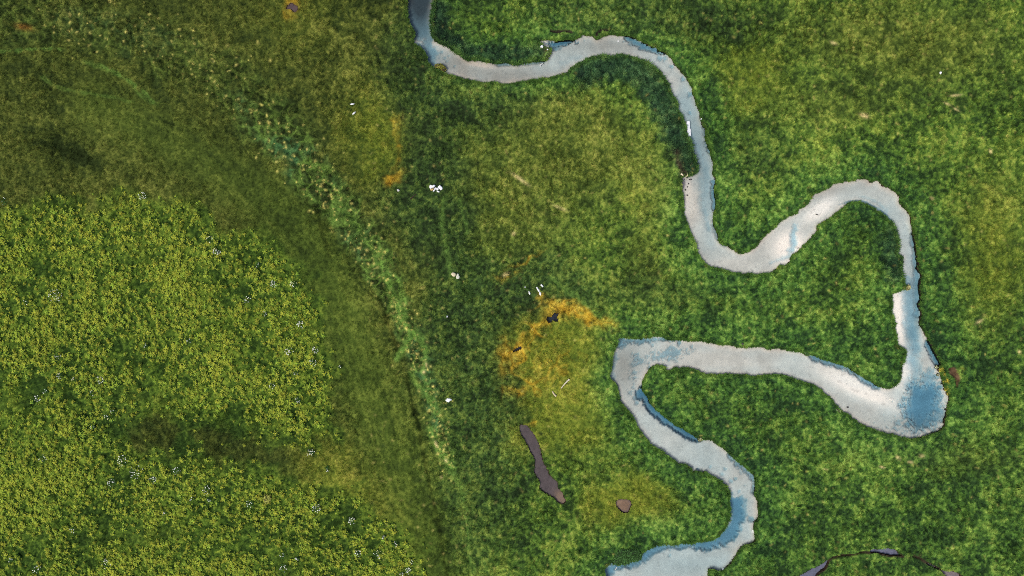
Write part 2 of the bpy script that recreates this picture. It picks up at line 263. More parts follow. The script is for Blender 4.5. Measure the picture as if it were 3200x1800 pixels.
for x, y, r, el, a, k in [(2700,362,9,1.3,.2,1),(2605,135,6,1.6,.5,.8),(2985,298,7,2.2,-.1,.8),(2960,325,6,2.0,.4,.8),(2990,342,5,2,.6,.8),(2580,1466,4,1.8,.2,1),(2755,1459,5,1.5,.3,1),(2845,1444,5,1.5,.1,1),(2805,1430,6,1.2,.8,.8),(2880,1425,6,1.3,0,.7),(2910,620,5,1.2,.4,.9),(3095,473,5,1.3,1.2,.9),(3185,1100,5,1.2,1,.9),(3060,1005,7,1.5,-.5,.8),(1580,858,7,1.4,-.5,1),(1364,1388,7,1.6,1.2,1),(1395,1440,5,1.3,1,.8),(1333,1140,5,1.5,1.4,.8),(1380,1490,4,1,0,.8),(1325,1162,5,1,0,.8),(1625,560,12,2.4,.6,.7),(1750,650,10,2.2,.4,.5),(1605,730,6,1,0,.7),(2960,1190,5,1.5,1.2,1),(2950,1170,4,1.2,1.2,1),(2958,1215,4,1.2,1,1),(2940,1155,4,1,0,1)]:
    dab(x, y, r, lin((206,190,128)) if x < 2935 or y > 1240 or y < 1140 else lin((190,176,60)), k, el, a)
dab(75,85,16,lin((150,96,40)),.5,1.7,.2)
# bare soil
soilc = lin((84,66,48)); sm = np.zeros((NY, NX))
sm = np.maximum(sm, sstep(1.5, -1.5, SG)); sm = np.maximum(sm, sstep(5.2, 3.0, DG))
sm = np.maximum(sm, .75*np.exp(-((dist_line([(2113,478),(2120,505),(2128,535),(2140,545)], 60.0)+5*n2)/9)**2))
sm = np.maximum(sm, .6*blob(1706,150,12,20)); sm = np.maximum(sm, .6*np.exp(-((np.abs(SP-1))/1.5)**2)*(PID == 3))
sc = soilc*(1+.35*n1[..., None]+.25*n2[..., None])
sc = np.where((DG < 8)[..., None] & (sm < 2)[..., None], lin((52,46,34))*(1+.35*n1[..., None]), sc)
sc = np.where((_px < 2300)[..., None], sc*np.array([.85, .95, 1.15]), sc)
veg += (sc-veg)*sm[..., None]
GAIN = 1.03
lum = veg@np.array([.25, .65, .10]); veg = lum[..., None]+(veg-lum[..., None])*.98
veg = np.clip(veg*GAIN, .004, .8)

# ------------------------------------------------------------------ terrain heights
ZW = -.29; ZP = -.12
h = .10*n4+.09*n2+.05*n1+.12*n10+hmN-.30*sstep(1, -3, SG)
h = h+.06*np.exp(-((SR-8)/14)**2)*(SR > 0)*(.5+.6*n2)       # lip of the bank
h -= .38*sstep(5.0, 2.0, DG)
dw = np.minimum(SR, SP)
h = np.where(dw < 14, np.maximum(h, -.03)*sstep(-2, 14, dw)+.0, h)
# river bed: depth below the water surface in metres
cen = np.clip(-SR/36, 0, 1)
dep = .05+.13*sstep(0, .6, cen)+.05*n10+.03*n4
def deep(L_, w_, d_, rag=6.0, soft=3.0):
    global dep; soft = soft*1.6+1
    q = dist_line(crom(np.array(L_, float), 3), 160.0)+rag*(.5*n4+.6*n2+.5*n1+.35*nf)
    dep = np.maximum(dep, 01.5*d_*sstep(w_+soft, w_-soft, q))
def deepblob(x, y, rx, ry, d_, ang=0, rag=.25, soft=.12):
    global dep; soft = min(soft*1.8, .6)
    c, s = math.cos(math.radians(ang)), math.sin(math.radians(ang)); X = _px-x; Y = _py-y
    q = np.hypot((X*c+Y*s)/rx, (-X*s+Y*c)/ry)+rag*(.4*n4+.4*n2+.5*n1+.42*nf)
    dep = np.maximum(dep, 1.35*d_*sstep(1+soft, 1-soft, q))
def shallow(x, y, rx, ry, d_, ang=0, k=1):
    global dep
    m = np.clip(blob(x, y, rx, ry, ang)*1.5*k, 0, 1); dep = dep+(d_-dep)*m
for a in [(2690,1215,120,26,.02,25),(2830,1150,30,60,.06,0),(2640,1180,90,20,.06,25),(2470,770,55,50,.0,-40),(2560,660,60,25,.05,-35),(2300,830,80,24,.10,0),(2160,640,28,60,.05,0),(2145,590,16,40,-.03,10),(2100,265,28,40,.05,60),(2700,650,60,10,.02,10),(2815,960,24,60,-.02,0),(2818,1040,18,40,-.02,0),(2230,1125,160,22,.10,4),(1355,40,6,60,.04,0),(1500,200,40,8,.02,10),(2120,1400,70,40,.10,30),(2130,1760,120,30,.14,0)]: shallow(*a)
deepblob(2888,1262,56,88,.85,18,.36,.26); deepblob(2905,1200,30,50,.5,20,.45,.3)
deepblob(2860,1325,60,22,.45,-5,1.1,.15); deepblob(2930,1300,26,50,.4,20,1.0,.15)
deep([(2905,1075),(2930,1120),(2945,1150)], 13, .7, 4); deep([(2845,1210),(2870,1170),(2860,1120)], 18, .30, 8, 12)
deepblob(2006,1232,20,18,.95,0,.25); deep([(2012,1215),(2028,1262),(2070,1305),(2120,1340),(2182,1372)], 13, .9, 5, 2)
deepblob(1942,1078,16,16,.6,0,.6,.2); deep([(1945,1062),(2000,1066),(2080,1060),(2120,1068)], 7, .55, 8)
deepblob(2088,1108,48,16,.42,-8,.9,.3); deep([(1990,1120),(1985,1180),(1975,1230)], 7, .4, 13); deep([(1925,1110),(1914,1180),(1935,1240)], 7, .34, 6, 5)
deep([(2300,1572),(2306,1620),(2290,1665),(2240,1698),(2180,1703)], 19, .70, 9); deep([(2318,1560),(2325,1610),(2312,1660)], 9, .45, 8, 5)
for x, y, r in [(2258,1484,8),(2268,1470,6),(2286,1507,7),(2300,1498,5),(2250,1503,6),(2312,1540,7),(2290,1545,5),(2350,1626,9),(2293,1690,9),(2330,1520,4),(2183,1467,4),(2222,1462,5),(2062,180,8),(2078,180,8),(2100,205,6),(2135,245,6),(2160,292,9),(2158,352,6),(2200,395,8),(1395,190,5),(1402,172,5),(1388,180,6),(1420,205,5),(1378,160,5),(2040,1080,6),(2095,1090,6),(2030,1150,4),(1985,1245,8),(1990,1260,6),(2005,1135,6),(2095,1740,5)]: deepblob(x, y, r, r, .42, 0, .5, .3)
deep([(2230,1692),(2150,1706),(2090,1712),(2040,1722),(2010,1745),(1970,1765),(1900,1790),(1890,1850)], 14, .62, 7, 4)
deep([(2285,1430),(2330,1468),(2357,1500),(2361,1540)], 8, .5, 7, 4)
deep([(1316,-170),(1310,0),(1306,60),(1312,90)], 34, .5, 5, 10); deep([(1325,100),(1335,130),(1350,160)], 18, .42, 10, 8); deep([(1310,140),(1340,190),(1370,215)], 12, .4, 8, 8)
deepblob(1755,131,42,9,.95,-3,.5); deepblob(1730,142,14,8,.5,20,.7); deep([(1960,117),(1998,135),(2040,152),(2078,165)], 8, .7, 6)
deep([(2205,400),(2212,440),(2220,480)], 7, .5, 6); deep([(2232,570),(2235,620),(2234,650)], 8, .5, 5); deep([(2232,690),(2245,735),(2262,765)], 6, .35, 5)
deep([(2488,705),(2482,735),(2484,765),(2475,785)], 7, .34, 5, 4); deep([(2470,800),(2430,815),(2410,822)], 4, .25, 4, 4)
deep([(2628,638),(2660,629),(2695,627),(2725,640),(2760,660),(2790,692)], 3.2, .40, 2, 2); deep([(2690,612),(2740,628),(2775,660)], 7, .24, 4, 6)
deep([(2858,730),(2866,800),(2870,860),(2874,920),(2870,980)], 10, .45, 5, 5); deep([(2835,880),(2848,950),(2850,1020),(2862,1060),(2868,1100)], 16, .34, 7, 10)
deep([(2540,1114),(2600,1136),(2660,1156),(2700,1185),(2745,1208)], 9, .62, 5, 3); deep([(1700,190),(1640,198),(1560,200)], 5, .45, 4)
deep([(1790,222),(1830,196),(1860,186)], 6, .40, 4); deep([(1730,215),(1770,190),(1830,170)], 10, .2, 8, 8); deep([(2055,224),(2095,290),(2110,330)], 5, .42, 6)
deep([(2155,420),(2190,480),(2205,560),(2200,640)], 14, .22, 6, 10); deep([(2195,560),(2200,640),(2215,720)], 9, .26, 6, 9)
for x, y, rx, ry, d in [(2150,330,60,170,.20),(2195,470,40,90,.20),(2222,610,18,120,.22),(2150,1420,110,90,.13),(2150,1765,210,50,.20),(2330,1600,50,110,.10),(1330,180,60,40,.18),(2865,930,26,170,.20),(2760,665,60,26,.14),(1940,1120,60,60,.06),(2855,1060,22,80,.18),(1700,170,110,26,.06)]: dep = dep+blob(x, y, rx, ry, 0, d)
sand = lin((201,197,188))*.97
bed = np.ones((NY, NX, 3))*sand*(1+.09*n4+.05*n10+.06*n2+.04*n1)[..., None]
mud = np.clip(blob(1590,235,170,40)+blob(1420,190,70,40)+blob(1950,1150,60,90)*.9+.8*blob(1880,140,140,30)+.6*blob(2195,450,30,120)+.6*blob(2850,1330,110,40)+.5*blob(2620,590,110,30,-15)+.4*blob(2190,800,40,60)+.6*blob(1320,60,60,90), 0, 1)
bed += (lin((160,150,138))*.9*(1+.1*n2+.05*n1)[..., None]-bed)*(mud*.75)[..., None]
bed += (lin((84,72,66))-bed)*np.clip(1.2*blob(1312,-10,48,95), 0, .92)[..., None]
bed += (lin((232,229,222))-bed)*np.clip(1.1*(blob(2690,1215,130,30,25)+blob(2470,770,55,50,-40)+blob(2815,980,26,90)+blob(2830,1150,30,60)+blob(2570,650,60,20,-35)), 0, .8)[..., None]
bed += (lin((92,90,100))-bed)*np.clip(1.1*blob(2132,590,9,38,8)*(1+.8*n2)+.9*blob(2136,625,8,16), 0, .85)[..., None]
edge = np.exp(-(SR/7)**2); bed *= (1-.05*edge)[..., None]
spk = sstep(.75, 1.1, n1+.25*n2); bed *= (1-.35*spk*.6)[..., None]
bed = np.clip(bed*np.array([1.0, 1.0, .99]), .02, .82)
pb = np.array([(108,100,98),(160,136,110),(52,62,70),(84,70,70),(56,54,60),(128,134,152),(128,134,152),(160,150,148)], float)
pbed = lin(pb)[PID]*(1+.14*n1+.1*n4)[..., None]*.98
pale = blob(1753,1556,14,22,-30); pbed += (lin((160,140,116))*1.0-pbed)*np.clip(pale*1.2*(PID == 0), 0, .8)[..., None]
rimB = ((PID == 1) & (SP > -5))[..., None]; pbed = np.where(rimB, lin((134,118,108)), pbed)
zb = ZW-np.where(dep > 0, dep*.5, dep)
zb = np.where(SR > -4, np.minimum(zb, ZW-.02), zb)
zp = np.where((PID == 2) | (PID == 4), ZP-.35, ZP-.10-.02*n2)
zp = np.where(PID >= 5, -.40, zp); zp = np.where(PID == 3, -.06-.05*n2, zp)
Z = np.where(IN_R, zb, np.where(IN_P, zp, h))
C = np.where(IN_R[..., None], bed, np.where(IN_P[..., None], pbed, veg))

# ------------------------------------------------------------------ mesh and material builders
def new_mesh(name, V, F, colors=None, mat=None, smooth=True, cname='Col'):
    V = np.asarray(V, np.float32); F = np.asarray(F, np.int32); k = F.shape[1]
    me = bpy.data.meshes.new(name); me.vertices.add(len(V)); me.vertices.foreach_set('co', V.ravel())
    me.loops.add(F.size); me.loops.foreach_set('vertex_index', F.ravel())
    me.polygons.add(len(F)); me.polygons.foreach_set('loop_start', np.arange(len(F), dtype=np.int32)*k)
    try: me.polygons.foreach_set('loop_total', np.full(len(F), k, np.int32))
    except Exception: pass
    me.polygons.foreach_set('use_smooth', np.full(len(F), smooth))
    if colors is not None:
        a = me.color_attributes.new(cname, 'FLOAT_COLOR', 'POINT')
        c4 = np.ones((len(V), 4), np.float32); c4[:, :3] = colors; a.data.foreach_set('color', c4.ravel())
    me.update(calc_edges=True)
    if mat: me.materials.append(mat)
    return me
def link(name, me, parent=None, loc=(0, 0, 0), rot=(0, 0, 0), scale=(1, 1, 1)):
    o = bpy.data.objects.new(name, me); COL.objects.link(o); o.location = loc; o.rotation_euler = rot; o.scale = scale
    if parent: o.parent = parent
    return o
def tag(o, label=None, cat=None, group=None, kind=None):
    for k, v in (('label', label), ('category', cat), ('group', group), ('kind', kind)):
        if v: o[k] = v
    return o
def sub(V, F, mask):
    Fm = F[mask]; u, inv = np.unique(Fm, return_inverse=True)
    return V[u], inv.reshape(Fm.shape), u
def material(name, rough=.8, spec=.25, attr='Col', color=None, transl=0.0, noise=None, bump=None, var=0.0):
    m = bpy.data.materials.new(name); m.use_nodes = True; nt = m.node_tree; b = nt.nodes['Principled BSDF']
    b.inputs['Roughness'].default_value = rough; b.inputs['Specular IOR Level'].default_value = spec
    if attr:
        a = nt.nodes.new('ShaderNodeAttribute'); a.attribute_name = attr; src = a.outputs['Color']
    else:
        a = nt.nodes.new('ShaderNodeRGB'); a.outputs[0].default_value = (*color, 1); src = a.outputs[0]
    tc = nt.nodes.new('ShaderNodeTexCoord')
    if noise:
        sc, lo, hi = noise
        n = nt.nodes.new('ShaderNodeTexNoise'); n.inputs['Scale'].default_value = sc; n.inputs['Detail'].default_value = 4
        nt.links.new(tc.outputs['Object'], n.inputs['Vector'])
        r = nt.nodes.new('ShaderNodeMapRange'); r.inputs['From Min'].default_value = .3; r.inputs['From Max'].default_value = .7
        r.inputs['To Min'].default_value = lo; r.inputs['To Max'].default_value = hi
        nt.links.new(n.outputs['Fac'], r.inputs['Value'])
        mx = nt.nodes.new('ShaderNodeMix'); mx.data_type = 'RGBA'; mx.blend_type = 'MULTIPLY'; mx.inputs['Factor'].default_value = 1
        nt.links.new(src, mx.inputs['A']); nt.links.new(r.outputs[0], mx.inputs['B']); src = mx.outputs['Result']
    if var:
        oi = nt.nodes.new('ShaderNodeObjectInfo'); hs = nt.nodes.new('ShaderNodeHueSaturation')
        r = nt.nodes.new('ShaderNodeMapRange'); r.inputs['To Min'].default_value = 1-var; r.inputs['To Max'].default_value = 1+var
        nt.links.new(oi.outputs['Random'], r.inputs['Value']); nt.links.new(r.outputs[0], hs.inputs['Value']); nt.links.new(src, hs.inputs['Color']); src = hs.outputs[0]
    nt.links.new(src, b.inputs['Base Color'])
    if bump:
        n = nt.nodes.new('ShaderNodeTexNoise'); n.inputs['Scale'].default_value = bump[0]; n.inputs['Detail'].default_value = 4
        nt.links.new(tc.outputs['Object'], n.inputs['Vector'])
        bp = nt.nodes.new('ShaderNodeBump'); bp.inputs['Strength'].default_value = bump[1]; bp.inputs['Distance'].default_value = bump[2]
        nt.links.new(n.outputs['Fac'], bp.inputs['Height']); nt.links.new(bp.outputs[0], b.inputs['Normal'])
    if transl:
        tr = nt.nodes.new('ShaderNodeBsdfTranslucent'); nt.links.new(src, tr.inputs['Color'])
        ms = nt.nodes.new('ShaderNodeMixShader'); ms.inputs[0].default_value = transl
        out = nt.nodes['Material Output']; nt.links.new(b.outputs[0], ms.inputs[1]); nt.links.new(tr.outputs[0], ms.inputs[2]); nt.links.new(ms.outputs[0], out.inputs[0])
    return m
def water_mat(name, absorb=None, tint=(1, 1, 1), bump=.10):
    m = bpy.data.materials.new(name); m.use_nodes = True; nt = m.node_tree; nt.nodes.clear()
    o = nt.nodes.new('ShaderNodeOutputMaterial'); t_ = nt.nodes.new('ShaderNodeBsdfTransparent'); t_.inputs[0].default_value = (*tint, 1)
    g = nt.nodes.new('ShaderNodeBsdfGlossy'); g.inputs['Roughness'].default_value = .15
    f = nt.nodes.new('ShaderNodeFresnel'); f.inputs['IOR'].default_value = 1.33; mx = nt.nodes.new('ShaderNodeMixShader')
    tc = nt.nodes.new('ShaderNodeTexCoord'); n = nt.nodes.new('ShaderNodeTexNoise'); n.inputs['Scale'].default_value = 5; n.inputs['Detail'].default_value = 3
    bp = nt.nodes.new('ShaderNodeBump'); bp.inputs['Strength'].default_value = bump; bp.inputs['Distance'].default_value = .02
    nt.links.new(tc.outputs['Object'], n.inputs['Vector']); nt.links.new(n.outputs['Fac'], bp.inputs['Height'])
    for q in (g, f): nt.links.new(bp.outputs[0], q.inputs['Normal'])
    nt.links.new(f.outputs[0], mx.inputs[0]); nt.links.new(t_.outputs[0], mx.inputs[1]); nt.links.new(g.outputs[0], mx.inputs[2]); nt.links.new(mx.outputs[0], o.inputs['Surface'])
    if absorb:
        a = nt.nodes.new('ShaderNodeAttribute'); a.attribute_name = 'Col'; nt.links.new(a.outputs['Color'], t_.inputs[0])
    return m
M_ground = material('meadow_ground', .95, .05, noise=(9, .75, 1.2), bump=(14, .5, .05))
M_grass = material('grass_blades', .8, .04, transl=.25)
M_herb = material('herb_leaves', .8, .03, transl=.25, var=.16)
M_sand = material('river_sand', .9, .15, noise=(22, .94, 1.05))
M_soil = material('bank_soil', .95, .05, attr=None, color=(.042, .027, .017), noise=(6, .45, 1.6), bump=(12, .8, .08))
M_stone = material('pale_stone', .8, .25, noise=(7, .88, 1.06), bump=(16, .35, .02))
M_wood = material('grey_wood', .85, .15, noise=(10, .7, 1.15), bump=(25, .4, .01))
M_flower = material('white_petals', .7, .2, transl=.2)
M_feather = material('white_feathers', .8, .15, noise=(30, .94, 1.03))
M_conc = material('weathered_concrete', .85, .2, noise=(9, .82, 1.08), bump=(20, .25, .01))
M_water = water_mat('river_water', True)
M_pond = water_mat('pond_water', None, (.78, .77, .80), .1)

# ------------------------------------------------------------------ ground, banks, beds
V = np.stack([wx(XX), wy(YY), Z], -1).reshape(-1, 3); CC = C.reshape(-1, 3)
idx = np.arange(NY*NX).reshape(NY, NX)
F = np.stack([idx[1:, :-1], idx[1:, 1:], idx[:-1, 1:], idx[:-1, :-1]], -1).reshape(-1, 4)
cls = np.where(IN_R, 2, np.where(IN_P, 1, 0)).reshape(-1)[F]
allr = (cls == 2).all(1); allp = (cls == 1).all(1); allg = (cls == 0).all(1); mixf = ~(allr | allp | allg)
for nm, mk, mt in (('ground', allg, M_ground), ('riverbed', allr, M_sand), ('pond_bed', allp, M_sand), ('river_bank', mixf, M_soil)):
    v, f, u = sub(V, F, mk); tag(link(nm, new_mesh(nm, v, f, CC[u], mt)), kind='structure')
x0, x1, y0, y1 = V[:, 0].min(), V[:, 0].max(), V[:, 1].min(), V[:, 1].max(); BG = 4000
ov = np.array([(-BG,-BG,-.1),(BG,-BG,-.1),(BG,BG,-.1),(-BG,BG,-.1),(x0,y0,-.1),(x1,y0,-.1),(x1,y1,-.1),(x0,y1,-.1)])
far = np.tile(veg.reshape(-1, 3).mean(0), (8, 1))
tag(link('far_meadow', new_mesh('far_meadow', ov, [(0,1,5,4),(1,2,6,5),(2,3,7,6),(3,0,4,7)], far, M_ground, False)), kind='structure')

def slab_poly(name, poly, zt, zbot, mat):
    import bmesh
    bm = bmesh.new(); w = np.stack([wx(poly[:, 0]), wy(poly[:, 1])], -1)
    if np.sum(w[:, 0]*np.roll(w[:, 1], -1)-np.roll(w[:, 0], -1)*w[:, 1]) < 0: w = w[::-1]
    vs = [bm.verts.new((a, b, zt)) for a, b in w]; f = bm.faces.new(vs)
    if zbot is not None:
        r = bmesh.ops.extrude_face_region(bm, geom=[f])
        for e in r['geom']:
            if isinstance(e, bmesh.types.BMVert): e.co.z = zbot
    bmesh.ops.recalc_face_normals(bm, faces=bm.faces)
    bmesh.ops.triangulate(bm, faces=[q for q in bm.faces if len(q.verts) > 4])
    me = bpy.data.meshes.new(name); bm.to_mesh(me); bm.free(); me.materials.append(mat)
    return link(name, me)
def grow(poly, d):
    p = np.asarray(poly); tn = np.roll(p, -1, 0)-np.roll(p, 1, 0); tn /= np.linalg.norm(tn, axis=1)[:, None]+1e-9
    area = np.sum(p[:, 0]*np.roll(p[:, 1], -1)-np.roll(p[:, 0], -1)*p[:, 1])
    n = np.stack([tn[:, 1], -tn[:, 0]], -1)*(1 if area > 0 else -1); return p+n*d
wet = (SR < 5).reshape(-1)[F].all(1); v, f, u = sub(np.stack([wx(PX), wy(PY), np.full_like(PX, ZW)], -1).reshape(-1, 3), F, wet)
tr_ = np.exp(-np.clip(dep, 0, 3)[..., None]*np.array([.88, .42, .20]))      # deeper water lets less red through
tag(link('river_water', new_mesh('river_water', v, f, tr_.reshape(-1, 3)[u], M_water, False)), kind='structure')
for nm, pl in PONDS.items():
    if nm == 'mud': continue
    z = -.32 if nm.startswith('creek') else ZP
    o = slab_poly('creek_water' if nm.startswith('creek') else 'pond_water', grow(pl, 3), z, None, M_pond)
    for p in o.data.polygons:
        if p.normal.z < 0: p.flip()
    tag(o, kind='structure')

# ------------------------------------------------------------------ sampling the survey at points
def samp(A, x, y):
    i = np.clip(np.rint((x-gx[0])/ST).astype(int), 0, NX-1); j = np.clip(np.rint((y-gy[0])/ST).astype(int), 0, NY-1); return A[j, i]
LAND = ~(IN_R | IN_P)
sedge = Wt['sedge']/tot

# ------------------------------------------------------------------ grass: uncountable, one object
NT = 600000; KB = 3
tx = rng.uniform(gx[0]+6, gx[-1]-6, NT); ty = rng.uniform(gy[0]+6, gy[-1]-6, NT)
rimp = np.argwhere((SR > -1.6) & (SR < 5)); rp = rimp[rng.integers(0, len(rimp), 26000)]       # denser fringe along the bank lip
tx[:26000] = gx[rp[:, 1]]+rng.uniform(-1.5, 1.5, 26000); ty[:26000] = gy[rp[:, 0]]+rng.uniform(-1.5, 1.5, 26000)
ok = (samp(LAND & (np.minimum(SR, SP) > .2) & (DG > 5), tx, ty) | (np.arange(NT) < 26000)) & (samp(SP, tx, ty) > .2) & (rng.random(NT) > samp(sm, tx, ty)*.97)
tx, ty = tx[ok], ty[ok]; NT = len(tx)
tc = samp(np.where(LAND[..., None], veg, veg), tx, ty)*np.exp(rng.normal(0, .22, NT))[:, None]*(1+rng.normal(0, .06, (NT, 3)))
tz = np.where(samp(SR, tx, ty) < 1, np.maximum(samp(Z, tx, ty), rng.uniform(-.10, .04, NT)), samp(Z, tx, ty)); sd_ = samp(sedge, tx, ty)
fr = np.clip(np.exp(-(np.minimum(samp(SR, tx, ty), 99)/5)**2), 0, 1)
tc = tc+(lin((104,146,66))*rng.uniform(.6, 1.25, NT)[:, None]-tc)*(.55*fr*(rng.random(NT) < .6))[:, None]
sz = rng.uniform(.55, 1.15, NT)*(1+.35*fr)*(1+.7*sd_)*(1+.35*samp(n4, tx, ty))*(1-.35*samp(np.clip(lane, 0, 1), tx, ty))
az = rng.uniform(0, 6.283, (NT, 1))+np.arange(KB)*2.1+rng.normal(0, .4, (NT, KB))
ln = .20*sz[:, None]*rng.uniform(.6, 1.3, (NT, KB)); ht = .15*sz[:, None]*rng.uniform(.4, 1.3, (NT, KB)); wd = .034*sz[:, None]*np.ones((1, KB))
bx = wx(tx)[:, None]; by = wy(ty)[:, None]; ca, sa = np.cos(az), np.sin(az); z0 = tz[:, None]-.03
A_ = np.stack([bx-sa*wd, by+ca*wd, z0+0*ca], -1); B_ = np.stack([bx+sa*wd, by-ca*wd, z0+0*ca], -1); C_ = np.stack([bx+ca*ln, by+sa*ln, z0+ht+.03], -1)
GV = np.stack([A_, B_, C_], 2).reshape(-1, 3); GF = np.arange(len(GV)).reshape(-1, 3)
GC = np.repeat(np.clip(tc, .004, .9), KB*3, 0)
tag(link('meadow_grass', new_mesh('meadow_grass', GV, GF, GC, M_grass, False)), 'short green and olive meadow grass covering the ground on both sides of the river', 'grass', kind='stuff')

# ------------------------------------------------------------------ yellow-green clumps of the flower field
def dome(c, rad, hh, seg=7):
    vs = [c+np.array([0, 0, hh])]+[c+np.array([rad*math.cos(6.283*k/seg), rad*math.sin(6.283*k/seg), 0]) for k in range(seg)]
    return np.array(vs), [(0, 1+k, 1+(k+1) % seg) for k in range(seg)]
def clump_tpl(seed, n=44):
    r = np.random.default_rng(seed); lob = r.integers(4, 8); ph = r.uniform(0, 6); vs = []; cs = []
    for k in range(n):
        a = r.uniform(0, 6.283); rr = math.sqrt(r.random())*(.62+.38*math.cos(lob*a+ph))
        z = (1-rr*rr)*r.uniform(.55, 1)*.55; s = r.uniform(.14, .30); b = r.uniform(0, 6.283); c = np.array([rr*math.cos(a), rr*math.sin(a), z])
        for q in range(2):
            d = np.array([math.cos(b+q*1.7), math.sin(b+q*1.7), r.uniform(-.5, .3)]); e = np.array([-d[1], d[0], r.uniform(-.3, .3)])
            vs += [c-d*s*.5-e*s*.3, c-d*s*.3+e*s*.35, c+d*s*.8]
            cc = np.array([.50, .56, .06])*r.uniform(.65, 1.15)*np.array([r.uniform(.85, 1.12), 1, r.uniform(.7, 1.5)])
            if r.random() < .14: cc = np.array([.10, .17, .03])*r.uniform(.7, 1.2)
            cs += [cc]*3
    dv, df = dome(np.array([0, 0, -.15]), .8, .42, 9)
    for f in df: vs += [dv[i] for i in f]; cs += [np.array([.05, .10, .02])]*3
    return np.array(vs), np.array(cs)
TPL = [clump_tpl(60+k) for k in range(9)]
NCL = 30000
cx = rng.uniform(gx[0]+20, 1420, NCL); cy = rng.uniform(480, gy[-1]-20, NCL)
dens = samp(field*np.clip(.74+.45*n4+.35*n10+.25*n2, 0, 1), cx, cy)
k_ = rng.random(NCL) < dens; cx, cy = cx[k_], cy[k_]
cr = .17+.34*rng.random(len(cx))**1.8*(1+.25*samp(n10, cx, cy)); cz = samp(Z, cx, cy)
inview = (cx > 20) & (cx < 3180) & (cy > 20) & (cy < 1780)
order = np.argsort(-(cr*inview)); big = order[:300]; rest = order[300:]
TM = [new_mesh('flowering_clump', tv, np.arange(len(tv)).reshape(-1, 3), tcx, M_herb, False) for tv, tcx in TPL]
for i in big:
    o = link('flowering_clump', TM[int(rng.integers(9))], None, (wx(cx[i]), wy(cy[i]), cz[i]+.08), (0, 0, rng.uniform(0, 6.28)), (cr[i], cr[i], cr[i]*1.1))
    tag(o, 'large feathery yellow-green flowering clump in the flower field on the left', 'flowering plant', 'yellow-green clumps in the flower field on the left')
vs, cs = [], []
for i in rest:
    tv, tcx = TPL[int(rng.integers(9))]; a = rng.uniform(0, 6.28); c, s = math.cos(a), math.sin(a)
    R = np.array([[c, -s, 0], [s, c, 0], [0, 0, 1]])
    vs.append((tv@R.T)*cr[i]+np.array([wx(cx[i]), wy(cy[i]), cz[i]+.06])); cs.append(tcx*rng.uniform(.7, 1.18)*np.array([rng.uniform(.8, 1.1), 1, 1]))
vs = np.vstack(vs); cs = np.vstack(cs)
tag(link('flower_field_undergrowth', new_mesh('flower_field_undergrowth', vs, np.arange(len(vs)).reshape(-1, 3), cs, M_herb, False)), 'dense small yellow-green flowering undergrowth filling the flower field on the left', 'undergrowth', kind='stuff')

# ------------------------------------------------------------------ white-flowered herbs
def tri_pack(cent, size, r, up=.2):
    vs = []
    for c in cent:
        b = r.uniform(0, 6.283); d = np.array([math.cos(b), math.sin(b), r.uniform(-up, up)]); e = np.array([-d[1], d[0], r.uniform(-up, up)]); s = size*r.uniform(.7, 1.3)
        vs += [c-d*s*.5-e*s*.35, c-d*s*.4+e*s*.4, c+d*s]
    return np.array(vs)
def white_herb(x, y, rpx, n, label, cream=0, spread=1.0):
    r = np.random.default_rng(int(x*7+y)); R = rpx*U; z = float(samp(Z, np.array([x]), np.array([y]))[0])
    root = link('white_flowering_herb', None, None, (wx(x), wy(y), z)); root.empty_display_size = .3
    tag(root, label, 'flowering plant', 'white-flowered herbs in the meadow')
    m = 26+int(40*R); a = r.uniform(0, 6.283, m); q = np.sqrt(r.random(m))*R*.9
    cen = np.stack([q*np.cos(a), q*np.sin(a), .10+.28*r.random(m)], -1); lv = tri_pack(cen, .13, r, .4)
    lc = np.repeat(np.array([.035, .085, .022])*r.uniform(.6, 1.6, (m, 1)), 3, 0)
    link('leaves', new_mesh('leaves', lv, np.arange(len(lv)).reshape(-1, 3), lc, M_herb, False), root)
    fv, ff, fc = [], [], []
    for k in range(max(3, int(n*.7))):
        b = r.uniform(0, 6.283); q = math.sqrt(r.random())*R*spread; c = np.array([q*math.cos(b)*r.uniform(.8, 1.15), q*math.sin(b), .42+.12*r.random()])
        dv, df = dome(c, r.uniform(.036, .066), .03); ff += [tuple(i+len(fv) for i in t3) for t3 in df]; fv += list(dv)
        w = np.array([.92, .93, .84]) if r.random() > cream else np.array([.80, .78, .36]); fc += [w*r.uniform(.85, 1)]*len(dv)
    link('flower_heads', new_mesh('flower_heads', np.array(fv), np.array(ff), np.clip(fc, 0, .93), M_flower, True), root)
